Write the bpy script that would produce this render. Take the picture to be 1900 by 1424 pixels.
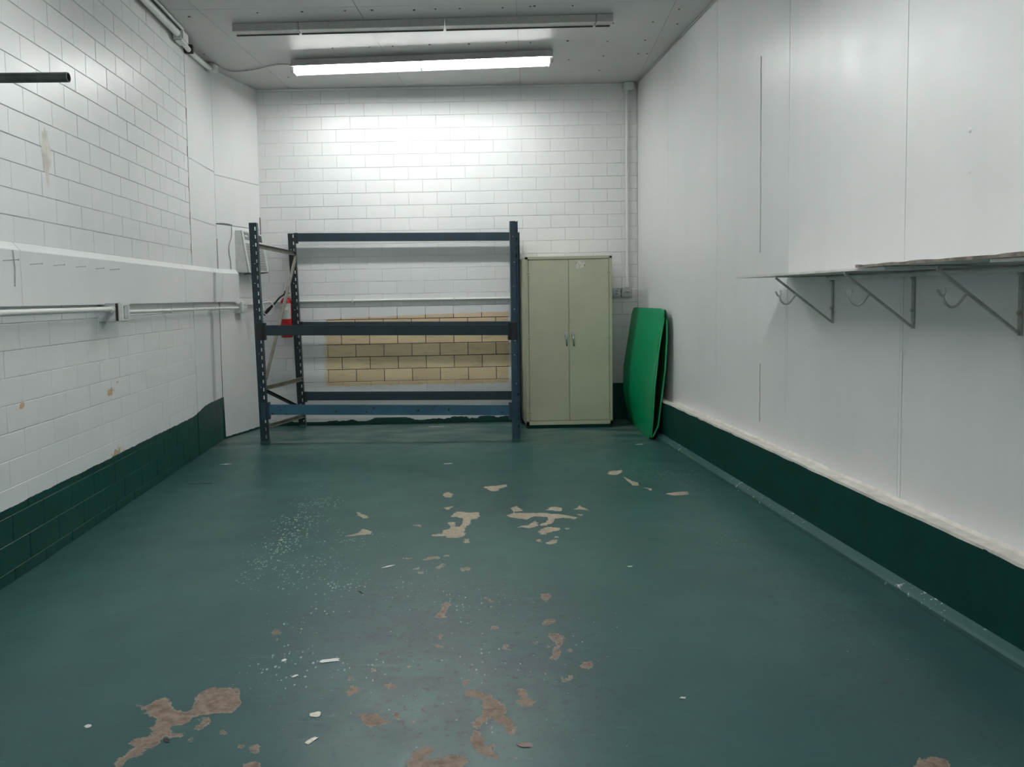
import bpy, bmesh, math, random
import numpy as np
from mathutils import Vector, Matrix
random.seed(7)
COL = bpy.context.scene.collection
SC = bpy.context.scene
for o in list(bpy.data.objects): bpy.data.objects.remove(o)

# ------------------------------------------------------------------ camera
F, YAW, PIT, ROL, HC, CX, CY = 1428.63, .0044, .0618, -.019, 1.3712, 815, 640
XL, XR, XW, YB, ZC = -2.1208, 2.0947, 2.1994, 8.3474, 3.6128
YF = -1.9
def _rot():
    cy, sy = np.cos(YAW), np.sin(YAW); cp, sp = np.cos(PIT), np.sin(PIT)
    f = np.array([sy*cp, cy*cp, -sp]); r = np.array([cy, -sy, 0]); u = np.cross(r, f)
    cr, sr = np.cos(ROL), np.sin(ROL)
    return r*cr+u*sr, -r*sr+u*cr, f
CR, CU, CF = _rot(); CO = np.array([0, 0, HC])
def hit(x, y, axis, v):
    """point of the photograph (1900x1424) on a world plane"""
    d = CF+CR*(x-CX)/F-CU*(y-CY)/F
    return CO+d*(v-CO[axis])/d[axis]
cam = bpy.data.cameras.new('camera'); co = bpy.data.objects.new('camera', cam); COL.objects.link(co)
m = Matrix.Identity(4)
for i in range(3): m[i][0], m[i][1], m[i][2], m[i][3] = CR[i], CU[i], -CF[i], CO[i]
co.matrix_world = m
cam.sensor_width = 36; cam.lens = F/1900*36
cam.shift_x = (950-CX)/1900; cam.shift_y = -(712-CY)/1900
cam.clip_start = .05
SC.camera = co
# ------------------------------------------------------------------ light and exposure
w = bpy.data.worlds.new('world'); SC.world = w; w.use_nodes = True
w.node_tree.nodes['Background'].inputs[0].default_value = (.5, .52, .55, 1)
w.node_tree.nodes['Background'].inputs[1].default_value = .2
SC.view_settings.view_transform = 'Standard'; SC.view_settings.look = 'None'
SC.view_settings.gamma = 1; SC.view_settings.use_curve_mapping = False
SC.view_settings.exposure = 1.2
TUBE_STRENGTH = 31.0      # both fixtures: bare fluorescent tubes
LAMP2_STRENGTH = 25.0
FILL_LAMP_STRENGTH = 8.0  # added lamp behind the camera, lifts the ambient level

# ------------------------------------------------------------------ node helpers
def srgb(r, g, b):
    f = lambda c: (c/255/12.92) if c/255 <= .04045 else ((c/255+.055)/1.055)**2.4
    return (f(r), f(g), f(b), 1)
class NT:
    def __init__(s, name):
        s.m = bpy.data.materials.new(name); s.m.use_nodes = True; s.t = s.m.node_tree
        s.b = s.t.nodes['Principled BSDF']
        s.pos = None
    def n(s, ty, **k):
        x = s.t.nodes.new(ty)
        for a, b in k.items(): setattr(x, a, b)
        return x
    def put(s, sock, v):
        if isinstance(v, bpy.types.NodeSocket): s.t.links.new(v, sock)
        elif isinstance(v, (tuple, list)): sock.default_value = v
        else: sock.default_value = v
    def m_(s, op, a, b=0.0, c=None, clamp=False):
        x = s.n('ShaderNodeMath', operation=op, use_clamp=clamp)
        s.put(x.inputs[0], a); s.put(x.inputs[1], b)
        if c is not None: s.put(x.inputs[2], c)
        return x.outputs[0]
    def P(s):
        if s.pos is None:
            g = s.n('ShaderNodeNewGeometry'); sx = s.n('ShaderNodeSeparateXYZ')
            s.t.links.new(g.outputs['Position'], sx.inputs[0])
            s.pos = (g.outputs['Position'], *sx.outputs)
        return s.pos
    def noise(s, scale, detail=4, rough=.55, vec=None, sc=None, dist=0):
        x = s.n('ShaderNodeTexNoise'); x.inputs['Scale'].default_value = scale
        x.inputs['Detail'].default_value = detail; x.inputs['Roughness'].default_value = rough
        x.inputs['Distortion'].default_value = dist
        v = vec if vec is not None else s.P()[0]
        if sc:
            mp = s.n('ShaderNodeMapping'); mp.inputs['Scale'].default_value = sc
            s.t.links.new(v, mp.inputs['Vector']); v = mp.outputs[0]
        s.t.links.new(v, x.inputs['Vector']); return x.outputs[0]
    def ramp(s, v, a, b):
        """smooth 0..1 as v goes a..b"""
        x = s.n('ShaderNodeMapRange', interpolation_type='SMOOTHSTEP'); s.put(x.inputs[0], v)
        lo, hi, ta, tb = (a, b, 0, 1) if a < b else (b, a, 1, 0)
        s.put(x.inputs[1], lo); s.put(x.inputs[2], hi); s.put(x.inputs[3], ta); s.put(x.inputs[4], tb)
        return x.outputs[0]
    def mix(s, f, a, b):
        x = s.n('ShaderNodeMix', data_type='RGBA'); s.put(x.inputs[0], f); s.put(x.inputs[6], a); s.put(x.inputs[7], b)
        return x.outputs[2]
    def bump(s, h, dist=.001, strength=1):
        x = s.n('ShaderNodeBump'); x.inputs['Distance'].default_value = dist; x.inputs['Strength'].default_value = strength
        s.put(x.inputs['Height'], h); s.t.links.new(x.outputs[0], s.b.inputs['Normal'])
    def set(s, **k):
        names = {'col': 'Base Color', 'rough': 'Roughness', 'metal': 'Metallic', 'spec': 'Specular IOR Level'}
        for a, v in k.items(): s.put(s.b.inputs[names[a]], v)
        return s.m
def simple(name, col, rough=.5, metal=0, var=.12, scale=30):
    t = NT(name); n = t.noise(scale)
    c2 = tuple(c*(1-var*2) for c in col[:3])+(1,)
    t.set(col=t.mix(t.ramp(n, .35, .65), c2, col), rough=rough, metal=metal)
    return t.m
GREEN = srgb(0, 66, 59)
def wall_mat(name, kind, joint=False):
    t = NT(name); P, X, Y, Z = t.P()
    big = t.noise(.9, 4); streak = t.noise(1.0, 3, sc=(3.0, 3.0, .35))
    fine = t.noise(60, 3)
    base = t.mix(t.ramp(big, .3, .7), (.80, .81, .81, 1), (.85, .85, .845, 1))
    base = t.mix(t.m_('MULTIPLY', t.ramp(streak, .45, .75), .35), base, (.75, .76, .76, 1))
    if joint:
        base = t.mix(t.ramp(t.noise(1.6, 3), .40, .60), (.46, .46, .45, 1), (.78, .78, .77, 1))
    rag = t.m_('MULTIPLY', t.m_('SUBTRACT', t.noise(14, 5), .5), .05)
    rough = t.m_('ADD', .26, t.m_('MULTIPLY', t.noise(5, 3), .2))
    if kind == 'left':
        for (cy_, cz_, ry, rz) in ((3.926, .857, .05, .022), (4.989, .80, .075, .036), (5.055, .372, .12, .05), (5.10, .85, .03, .014)):
            dy = t.m_('DIVIDE', t.m_('SUBTRACT', Y, cy_), ry); dz = t.m_('DIVIDE', t.m_('SUBTRACT', Z, cz_), rz)
            d = t.m_('SQRT', t.m_('ADD', t.m_('MULTIPLY', dy, dy), t.m_('MULTIPLY', dz, dz)))
            d = t.m_('ADD', d, t.m_('MULTIPLY', t.m_('SUBTRACT', t.noise(25, 5, .65), .5), 2.6))
            base = t.mix(t.ramp(d, .75, .65), base, srgb(205, 180, 145))
        lim = t.m_('ADD', .352, t.m_('MULTIPLY', t.ramp(Y, 6.6, 7.1), .05))
        lim = t.m_('MULTIPLY', lim, t.ramp(Y, 7.62, 7.60))
        lim = t.m_('ADD', lim, .02)
        g = t.ramp(t.m_('SUBTRACT', Z, t.m_('ADD', lim, t.m_('MULTIPLY', rag, .4))), .001, -.001)
    elif kind == 'back':
        tz = t.m_('ADD', 1.185, t.m_('MULTIPLY', X, .022))
        wob = t.m_('MULTIPLY', t.m_('SUBTRACT', t.noise(9, 5, .6), .5), .10)
        a = t.m_('ADD', t.m_('SUBTRACT', -1.20, X), t.m_('MULTIPLY', wob, 1.2))
        b = t.m_('ADD', t.m_('SUBTRACT', X, .79), wob)
        c = t.m_('ADD', t.m_('SUBTRACT', Z, tz), t.m_('MULTIPLY', wob, .35))
        d = t.m_('ADD', t.m_('SUBTRACT', .425, Z), t.m_('MULTIPLY', wob, .5))
        mk = t.m_('MULTIPLY', t.ramp(a, .04, -.04), t.ramp(b, .012, -.012))
        mk = t.m_('MULTIPLY', mk, t.m_('MULTIPLY', t.ramp(c, .004, -.004), t.ramp(d, .006, -.006)))
        oi = t.n('ShaderNodeObjectInfo')
        tan = t.mix(oi.outputs['Random'], srgb(232, 212, 172), srgb(218, 196, 158))
        tan = t.mix(t.m_('MULTIPLY', t.ramp(t.noise(5, 5, .65, sc=(1, 1, 5)), .52, .75), .45), tan, srgb(150, 128, 108))
        # the upper courses were rolled thinly: a pinker, paler buff
        tan = t.mix(t.m_('MULTIPLY', t.ramp(Z, 1.06, 1.10), .45), tan, srgb(232, 205, 180))
        if joint: tan = srgb(40, 30, 20)
        cols = mk
        # crumbs of white paint left in the low joints
        base = t.mix(cols, base, tan)
        lim = t.m_('ADD', .035, t.m_('MULTIPLY', t.ramp(X, .86, .88), .365))
        lim = t.m_('ADD', lim, t.m_('MULTIPLY', t.ramp(X, .88, .86), t.m_('MULTIPLY', t.ramp(t.noise(2.2, 4), .42, .58), .035)))
        g = t.ramp(t.m_('SUBTRACT', Z, lim), .002, -.002)
    else:
        g = 0.0
    base = t.mix(g, base, GREEN)
    t.set(col=base, rough=rough)
    t.bump(t.m_('ADD', t.m_('MULTIPLY', fine, .25), t.noise(7, 4)), .004, .35)
    return t.m
M = {}
M['left'] = wall_mat('painted_block_left', 'left'); M['leftj'] = wall_mat('joint_left', 'left', True)
M['back'] = wall_mat('painted_block_back', 'back'); M['backj'] = wall_mat('joint_back', 'back', True)
M['white'] = wall_mat('white_wall_paint', 'plain'); M['whitej'] = simple('seam_shadow_grey', (.22, .22, .21, 1), .8)
M['curb'] = simple('dark_green_gloss_paint', srgb(0, 64, 58), .5, var=.12, scale=6)
M['curb'].node_tree.nodes['Principled BSDF'].inputs['Specular IOR Level'].default_value = .25
M['ledge'] = simple('ledge_white', (.80, .76, .70, 1), .6, var=.08, scale=14)
t = NT('toe_paint'); n = t.ramp(t.noise(22, 4, .7), .60, .63)
n2 = t.ramp(t.noise(1.4, 3), .50, .56)
t.set(col=t.mix(t.m_('MULTIPLY', n, n2), srgb(56, 96, 94), srgb(200, 205, 200)), rough=.4); M['toe'] = t.m
# ceiling: matt white with light soiling
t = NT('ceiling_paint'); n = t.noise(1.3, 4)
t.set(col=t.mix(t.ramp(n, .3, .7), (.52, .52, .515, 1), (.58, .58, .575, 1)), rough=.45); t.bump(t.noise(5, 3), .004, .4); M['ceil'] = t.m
M['trimw'] = simple('white_gloss', (.76, .76, .73, 1), .35, var=.08, scale=9)
M['pipew'] = simple('painted_conduit', (.80, .80, .77, 1), .4, var=.03, scale=14)
M['boxg'] = simple('painted_junction_box', (.62, .63, .64, 1), .45, var=.12, scale=25)
M['galv'] = simple('galvanised_steel', (.16, .18, .17, 1), .45, .6, .2, 12)
M['dark'] = simple('black_rubber', (.012, .012, .012, 1), .5)
M['bracket'] = simple('grey_painted_bracket', (.50, .51, .49, 1), .5, var=.1)
M['rust'] = simple('rough_brown_edge', (.30, .26, .22, 1), .8, var=.25, scale=20)
M['cab'] = simple('khaki_enamel', srgb(200, 200, 174), .45, var=.035, scale=2.5)
M['crackg'] = simple('fine_crack_grey', (.36, .35, .33, 1), .8)
M['gap'] = simple('dark_gap', (.05, .048, .035, 1), .8)
M['chrome'] = simple('chrome', (.75, .75, .75, 1), .18, 1, .02)
M['red'] = simple('red_enamel', (.42, .008, .012, 1), .3, var=.05)
M['pinkchip'] = simple('pinkish_paint_chip', srgb(150, 132, 128), .7)
M['silver'] = simple('silver_label', (.48, .49, .48, 1), .5, var=.08, scale=40)
M['paper'] = simple('torn_paper', (.82, .79, .68, 1), .8, var=.15, scale=60)
M['acw'] = simple('beige_plastic', (.70, .71, .68, 1), .45, var=.05)
M['acd'] = simple('dark_vent', (.07, .06, .06, 1), .6)
M['acg'] = simple('grey_control_panel', (.28, .28, .27, 1), .5)
M['brace'] = simple('bare_grey_brace', srgb(138, 136, 126), .5, .25, .15, 10)
M['hole_pale'] = simple('pale_hole_spot', (.8, .82, .85, 1), .3, .3)  # pale tone for post holes with the wall showing through
def rack_mat(name, c, chip, amt):
    t = NT(name)
    base = t.mix(t.ramp(t.noise(5, 4), .35, .65), c, tuple(x*.8 for x in c[:3])+(1,))
    base = t.mix(t.ramp(t.noise(24, 5, .7, sc=(.6, 1, 1)), amt, amt+.02), base, chip)
    t.set(col=base, rough=.42); return t.m
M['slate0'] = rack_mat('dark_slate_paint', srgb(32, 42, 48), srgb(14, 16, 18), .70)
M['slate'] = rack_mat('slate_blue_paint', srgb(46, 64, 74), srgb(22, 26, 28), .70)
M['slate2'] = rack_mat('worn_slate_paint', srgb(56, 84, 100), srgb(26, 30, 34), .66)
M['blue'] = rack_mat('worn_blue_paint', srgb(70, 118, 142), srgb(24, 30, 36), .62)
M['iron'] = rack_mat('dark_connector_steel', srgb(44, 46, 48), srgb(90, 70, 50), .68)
t = NT('green_plastic')
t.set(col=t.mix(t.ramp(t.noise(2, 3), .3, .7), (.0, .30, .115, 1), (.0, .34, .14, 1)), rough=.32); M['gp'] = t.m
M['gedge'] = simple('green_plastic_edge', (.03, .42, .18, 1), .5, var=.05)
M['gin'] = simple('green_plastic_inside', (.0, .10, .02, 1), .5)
def emit(name, s):
    t = NT(name); t.set(col=(.9, .9, .9, 1))
    t.b.inputs['Emission Color'].default_value = (.97, 1.0, .985, 1); t.b.inputs['Emission Strength'].default_value = s
    return t.m
M['tube'] = emit('fluorescent_tube', TUBE_STRENGTH); M['tube2'] = emit('fluorescent_tube_near', LAMP2_STRENGTH); M['tube_fill'] = emit('added_fill_tube', FILL_LAMP_STRENGTH)
M['fix'] = simple('fixture_enamel', (.55, .55, .54, 1), .4, var=.05)

# ------------------------------------------------------------------ mesh helpers
def mk(name, V, Fc, mat, parent=None, smooth=False):
    me = bpy.data.meshes.new(name); me.from_pydata([tuple(v) for v in V], [], Fc); me.update()
    if isinstance(mat, str): mat = M[mat]
    me.materials.append(mat)
    if smooth:
        for p in me.polygons: p.use_smooth = True
    o = bpy.data.objects.new(name, me); COL.objects.link(o)
    if parent: o.parent = parent
    return o
def tag(o, label=None, cat=None, group=None, kind=None):
    if label: o['label'] = label
    if cat: o['category'] = cat
    if group: o['group'] = group
    if kind: o['kind'] = kind
    return o
def empty(name, loc, label, cat, group=None):
    o = bpy.data.objects.new(name, None); COL.objects.link(o); o.location = loc
    return tag(o, label, cat, group)
class MB:
    """collects vertices in WORLD coordinates; build() re-bases to the parent's origin"""
    def __init__(s): s.v = []; s.f = []
    def add(s, V, Fc):
        b = len(s.v); s.v += [tuple(map(float, v)) for v in V]; s.f += [tuple(i+b for i in f) for f in Fc]; return s
    def hexa(s, c):  # 8 corners: bottom 4 ccw, top 4 ccw
        return s.add(c, [(3, 2, 1, 0), (4, 5, 6, 7), (0, 1, 5, 4), (1, 2, 6, 5), (2, 3, 7, 6), (3, 0, 4, 7)])
    def box(s, x0, x1, y0, y1, z0, z1):
        return s.hexa([(x0, y0, z0), (x1, y0, z0), (x1, y1, z0), (x0, y1, z0), (x0, y0, z1), (x1, y0, z1), (x1, y1, z1), (x0, y1, z1)])
    def bar(s, a, b, side, up, w, h):
        """box from a to b, cross-section w along side, h along up"""
        a, b, sd, up = Vector(a), Vector(b), Vector(side).normalized()*w/2, Vector(up).normalized()*h/2
        return s.hexa([a-sd-up, a+sd-up, b+sd-up, b-sd-up, a-sd+up, a+sd+up, b+sd+up, b-sd+up])
    def prism(s, prof, a, b):
        """prof: list of 3D offsets (closed), swept from a to b"""
        n = len(prof); a, b = Vector(a), Vector(b)
        V = [a+Vector(p) for p in prof]+[b+Vector(p) for p in prof]
        Fc = [(i, (i+1) % n, n+(i+1) % n, n+i) for i in range(n)]+[tuple(range(n))[::-1], tuple(range(n, 2*n))]
        return s.add(V, Fc)
    def tube(s, pts, r, n=12, cap=True, rs=None):
        pts = [Vector(p) for p in pts]; V = []; Fc = []
        prev = None
        for i, p in enumerate(pts):
            d = (pts[min(i+1, len(pts)-1)]-pts[max(i-1, 0)]).normalized()
            if prev is None:
                u = d.orthogonal().normalized()
            else:
                u = (prev-d*prev.dot(d)).normalized()
            prev = u; v = d.cross(u); rr = rs[i] if rs else r
            V += [p+(u*math.cos(a)+v*math.sin(a))*rr for a in [2*math.pi*k/n for k in range(n)]]
        for i in range(len(pts)-1):
            for k in range(n):
                a = i*n+k; b = i*n+(k+1) % n; Fc.append((a, b, b+n, a+n))
        if cap: Fc += [tuple(range(n))[::-1], tuple(range(len(V)-n, len(V)))]
        return s.add(V, Fc)
    def build(s, name, mat, parent=None, bevel=0, smooth=False):
        off = Vector((0, 0, 0)); p = parent
        while p: off += Vector(p.location); p = p.parent
        V = [Vector(v)-off for v in s.v]
        o = mk(name, V, s.f, mat, parent)
        bm = bmesh.new(); bm.from_mesh(o.data)
        if bevel:
            bmesh.ops.bevel(bm, geom=[e for e in bm.edges if e.calc_face_angle(0) > .6], offset=bevel, segments=2, affect='EDGES', clamp_overlap=True)
        bmesh.ops.recalc_face_normals(bm, faces=bm.faces)
        bm.to_mesh(o.data); bm.free()
        if smooth:
            for q in o.data.polygons: q.use_smooth = True
            o.data.set_sharp_from_angle(angle=.7)
        return o
def B(x0, x1, y0, y1, z0, z1): return MB().box(x0, x1, y0, y1, z0, z1)
def smoothpath(pts, k=6):
    P = [Vector(p) for p in pts]; out = []
    for i in range(len(P)-1):
        p0, p1, p2, p3 = P[max(i-1, 0)], P[i], P[i+1], P[min(i+2, len(P)-1)]
        for j in range(k):
            t = j/k
            out.append(.5*((2*p1)+(p2-p0)*t+(2*p0-5*p1+4*p2-p3)*t*t+(3*p1-p0-3*p2+p3)*t**3))
    return out+[P[-1]]
def struct(o): o['kind'] = 'structure'; return o

# ================================================================== FLOOR
def polys_px():
    S2, O2 = 3.358, (150, 1000); O3 = (600, 1000); S1, O1 = 2.923, (700, 820); S5, O5 = 3.4545, (300, 820)
    A = []
    def g(S, O, L):
        for p in L: A.append([(O[0]+x/S, O[1]+y/S) for x, y in p])
    g(S2, O2, [
     [(355,1030),(400,1045),(455,1030),(480,1000),(515,995),(550,1010),(560,1045),(600,1075),(660,1075),(690,1070),(705,1020),(740,955),(820,930),(870,935),(975,932),(985,960),(985,1010),(1000,1040),(940,1085),(880,1085),(800,1090),(720,1100),(690,1110),(690,1135),(640,1155),(560,1170),(550,1190),(600,1215),(650,1215),(620,1245),(560,1240),(520,1225),(490,1250),(470,1295),(400,1305),(380,1345),(300,1375),(240,1430),(212,1430),(220,1390),(290,1345),(330,1300),(300,1285),(310,1265),(380,1245),(430,1225),(440,1180),(480,1140),(480,1110),(400,1090),(410,1075),(370,1060)],
     [(705,1190),(745,1150),(740,1125),(800,1110),(795,1150),(750,1190)],[(860,1215),(885,1190),(925,1220),(890,1240)],
     [(975,1290),(1010,1280),(1035,1300),(1000,1318)],[(1065,1300),(1085,1280),(1110,1290),(1105,1330),(1085,1340)],
     [(1015,1410),(1050,1392),(1110,1405),(1120,1440),(1010,1440)],[(1660,960),(1690,920),(1760,930),(1710,960),(1680,985)],
     [(1665,865),(1690,862),(1695,885),(1675,890)],[(1190,590),(1215,560),(1245,585),(1215,598)],[(1200,640),(1220,625),(1235,645)],
     [(670,1260),(700,1240),(700,1265),(680,1272)]])
    g(S2, O3, [
     [(205,1095),(240,1095),(330,1090),(370,1120),(410,1145),(370,1165),(300,1175),(260,1150)],
     [(855,960),(900,940),(960,950),(1000,965),(1050,970),(1055,990),(1110,1025),(1140,1060),(1135,1100),(1165,1130),(1195,1180),(1190,1210),(1150,1225),(1130,1170),(1090,1140),(1030,1120),(990,1150),(960,1200),(990,1240),(1010,1290),(1065,1275),(1060,1300),(1040,1325),(1095,1350),(1085,1375),(1020,1355),(970,1330),(925,1280),(920,1240),(940,1200),(930,1160),(980,1100),(1010,1070),(985,1040),(1000,1010),(940,985)],
     [(1210,935),(1240,930),(1265,960),(1290,1010),(1325,1015),(1290,1045),(1240,1040),(1210,1020),(1225,990)],
     [(530,1400),(560,1330),(620,1305),(690,1310),(705,1335),(640,1345),(620,1370),(700,1385),(760,1350),(830,1350),(910,1385),(870,1400),(880,1440),(520,1440)],
     [(1410,585),(1450,590),(1495,610),(1495,650),(1470,680),(1475,720),(1450,755),(1415,745),(1445,700),(1455,660),(1420,620)],
     [(1350,345),(1415,345),(1415,365),(1385,400),(1365,375)],[(1370,505),(1445,500),(1440,520),(1385,540),(1370,530)],
     [(1605,800),(1640,765),(1675,760),(1665,800),(1640,825)],[(1465,855),(1510,875),(1545,845),(1540,880),(1515,898)],
     [(740,410),(775,390),(790,410),(760,440),(765,490),(710,490),(715,465),(740,440)],[(680,655),(720,655),(745,685),(710,685)],
     [(715,590),(745,600),(720,625)],[(865,890),(900,880),(905,905),(870,920)],[(845,185),(905,175),(925,190),(870,200)],
     [(735,105),(785,103),(765,118)],[(495,122),(550,120),(540,130)],[(620,130),(690,108),(760,130),(690,122),(650,135)],
     [(700,185),(740,155),(757,160),(725,190)],[(1045,550),(1075,538),(1088,555),(1060,568)],[(300,820),(320,790),(330,815),(310,835)],
     [(1120,665),(1140,658),(1160,690),(1130,690)],[(1010,370),(1060,383),(1070,397),(1035,395)],[(870,5),(905,3),(895,25)],
     [(1390,20),(1460,6),(1440,32)],[(1320,10),(1355,6),(1345,22)],[(375,915),(420,900),(460,930),(400,930)],[(550,190),(595,178),(590,190)],
     [(575,215),(615,205),(620,222)],[(545,1150),(570,1130),(570,1150)],[(430,1090),(460,1085),(470,1120),(440,1110)],[(515,800),(535,790),(545,815)],
     [(1280,395),(1300,388),(1312,400),(1295,406)],[(1310,650),(1335,645),(1335,660)],[(1390,658),(1410,665),(1402,682)],[(1510,690),(1545,695),(1548,712)],[(1178,1380),(1192,1358),(1205,1380),(1190,1392)]])
    g(S1, O1, [
     [(575,245),(650,240),(705,230),(700,243),(660,255),(655,268),(620,268)],[(355,290),(380,272),(410,285),(400,302),(365,302)],
     [(360,358),(410,350),(385,372)],
     [(360,412),(400,408),(430,378),(480,385),(545,383),(555,400),(540,417),(510,420),(500,445),(475,465),(470,510),(440,522),(380,522),(370,510),(300,515),(300,503),(350,500),(360,480),(400,470),(385,438),(415,438),(420,460),(450,465),(465,430),(470,418),(430,408)],
     [(465,540),(490,530),(500,545),(480,552)],[(725,360),(755,350),(790,375),(740,380)],
     [(700,405),(735,386),(800,388),(900,386),(940,393),(985,393),(1085,410),(1075,420),(1000,412),(960,418),(950,440),(920,455),(880,455),(930,425),(925,407),(850,404),(810,422),(740,412)],
     [(910,370),(960,353),(1000,360),(1000,377)],[(1070,367),(1100,347),(1140,370)],[(760,464),(820,453),(860,428),(870,455),(830,468)],
     [(880,480),(920,463),(985,466),(985,480),(930,490),(910,508),(885,500)],[(1020,470),(1050,466),(1035,480)],[(915,548),(950,538),(965,550),(930,560)],
     [(860,538),(880,528),(885,547)],[(1250,178),(1260,160),(1330,153),(1325,168),(1290,182)],[(1330,188),(1380,213),(1420,225),(1410,238),(1385,237)],
     [(1565,282),(1620,275),(1680,270),(1690,285),(1600,292)],[(1450,248),(1490,256),(1480,264)],[(960,512),(985,512),(975,522)],[(1090,395),(1115,392),(1105,404)]])
    g(S5, O5, [[(1190,600),(1260,590),(1280,558),(1345,575),(1340,590),(1240,605),(1120,602)],[(1245,440),(1280,463),(1335,485),(1300,492),(1265,477)],[(1615,535),(1650,530),(1660,548)],[(740,630),(775,625),(770,640)]])
    A.append([(1690, 1430), (1708, 1409), (1735, 1406), (1755, 1413), (1770, 1430)])
    return A
def floor_pts(poly): return np.array([hit(x, y, 2, 0)[:2] for x, y in poly])
def build_floor():
    xs = np.arange(-2.30, 2.3501, .015); ys = np.concatenate([[-2.0, -.5, 1.0, 1.7], np.arange(1.95, 8.55, .015)])
    nx, ny = len(xs), len(ys); X, Y = np.meshgrid(xs, ys)
    D = np.full(X.shape, .3)
    for poly in polys_px():
        P = floor_pts(poly); lo = P.min(0)-.12; hi = P.max(0)+.12
        i0, i1 = np.searchsorted(ys, lo[1]), np.searchsorted(ys, hi[1]); j0, j1 = np.searchsorted(xs, lo[0]), np.searchsorted(xs, hi[0])
        x = X[i0:i1, j0:j1]; y = Y[i0:i1, j0:j1]
        if x.size == 0: continue
        d = np.full(x.shape, 1e9); ins = np.zeros(x.shape, bool)
        for k in range(len(P)):
            a, b = P[k], P[(k+1) % len(P)]; e = b-a
            tt = np.clip(((x-a[0])*e[0]+(y-a[1])*e[1])/(e@e+1e-12), 0, 1)
            d = np.minimum(d, np.hypot(x-a[0]-tt*e[0], y-a[1]-tt*e[1]))
            if a[1] != b[1]:
                c = ((a[1] > y) != (b[1] > y)) & (x < (b[0]-a[0])*(y-a[1])/(b[1]-a[1])+a[0]); ins ^= c
        d = np.where(ins, -d, d)
        D[i0:i1, j0:j1] = np.minimum(D[i0:i1, j0:j1], d)
    # flake density: worn tracks (centre px, radius m, weight)
    K = np.zeros(X.shape)
    for px, py, r, wgt in [(590,935,.22,.9),(560,965,.2,1),(545,990,.18,1),(520,1015,.16,1),(490,1045,.14,1),(470,1070,.12,.8),(560,1060,.3,.6),(620,1090,.25,.5),(590,1130,.2,.5),(540,1160,.2,.4),
                           (640,1000,.3,.5),(760,1080,.4,.3),(820,1150,.3,.35),(880,1120,.25,.4),(900,1240,.3,.35),(660,1240,.18,.5),(520,1240,.18,.55),(545,1215,.12,.6),(560,1265,.12,.4),(1250,880,.3,.6),(1180,870,.25,.5),(1300,900,.25,.4),(1010,960,.3,.3),
                           (1360,1010,.3,.3),(1560,1080,.35,.2),(1620,1190,.35,.2),(880,1340,.25,.3),(760,1290,.3,.25),(640,800,.4,.25),(820,795,.4,.3),(1040,820,.4,.35),(600,905,.15,.6),(1060,1170,.3,.3)]:
        c = hit(px, py, 2, 0); K = np.maximum(K, wgt*np.exp(-((X-c[0])**2+(Y-c[1])**2)/(r*r)))
    # crack line in the slab
    Cq = np.full(X.shape, .5)
    S1, O1 = 2.923, (700, 820)
    line = [(1350,5),(1265,18),(1262,40),(1300,75),(1330,150),(1400,215),(1480,255),(1560,280),(1690,300),(1720,325),(1860,358),(1990,400)]
    L = [hit(O1[0]+x/S1, O1[1]+y/S1, 2, 0)[:2] for x, y in line]
    for a, b in zip(L, L[1:]):
        e = b-a; tt = np.clip(((X-a[0])*e[0]+(Y-a[1])*e[1])/(e@e), 0, 1); Cq = np.minimum(Cq, np.hypot(X-a[0]-tt*e[0], Y-a[1]-tt*e[1]))
    # worn, dirty track down the middle
    T = np.zeros(X.shape)
    for px, py, rx, ry, wgt in [(860,1260,.5,.45,1),(760,1170,.45,.6,.8),(960,1150,.35,.5,.6),(820,1330,.4,.2,1),(900,930,.5,.8,.3),(1560,1130,.35,.5,.45),(1640,1260,.4,.4,.4)]:
        c = hit(px, py, 2, 0); T = np.maximum(T, wgt*np.exp(-((X-c[0])/rx)**2-((Y-c[1])/ry)**2))
    V = np.stack([X.ravel(), Y.ravel(), np.zeros(X.size)], 1)
    idx = np.arange(X.size).reshape(ny, nx)
    Fc = np.stack([idx[:-1, :-1].ravel(), idx[:-1, 1:].ravel(), idx[1:, 1:].ravel(), idx[1:, :-1].ravel()], 1)
    me = bpy.data.meshes.new('floor'); me.vertices.add(len(V)); me.vertices.foreach_set('co', V.ravel())
    me.loops.add(Fc.size); me.loops.foreach_set('vertex_index', Fc.ravel().astype(np.int32))
    me.polygons.add(len(Fc)); me.polygons.foreach_set('loop_start', np.arange(0, Fc.size, 4, dtype=np.int32))
    me.update(calc_edges=True)
    for nm, arr in (('peel', D), ('flake', K), ('crack', Cq), ('worn', T)):
        a = me.attributes.new(nm, 'FLOAT', 'POINT'); a.data.foreach_set('value', arr.ravel().astype(np.float32))
    t = NT('green_floor_paint'); P, px_, py_, pz_ = t.P()
    def attr(nm): x = t.n('ShaderNodeAttribute'); x.attribute_name = nm; return x.outputs['Fac']
    peel, flake, crack, worn = attr('peel'), attr('flake'), attr('crack'), attr('worn')
    big = t.noise(.7, 5, .6); mid = t.noise(4, 5, .6); fine = t.noise(90, 3); grit = t.noise(260, 2)
    col = t.mix(t.ramp(big, .35, .65), srgb(37, 81, 79), srgb(52, 96, 94))
    col = t.mix(t.m_('MULTIPLY', t.ramp(mid, .4, .7), .45), col, srgb(46, 84, 86))
    col = t.mix(t.m_('MULTIPLY', t.ramp(grit, .45, .75), .3), col, srgb(16, 36, 36))
    # grubby worn track
    wn = t.m_('MULTIPLY', worn, t.ramp(t.noise(7, 6, .7), .32, .62))
    col = t.mix(t.m_('MULTIPLY', wn, .9), col, srgb(46, 58, 68))
    col = t.mix(t.m_('MULTIPLY', worn, t.ramp(t.noise(28, 5, .7), .56, .64)), col, srgb(20, 28, 32))
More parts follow.
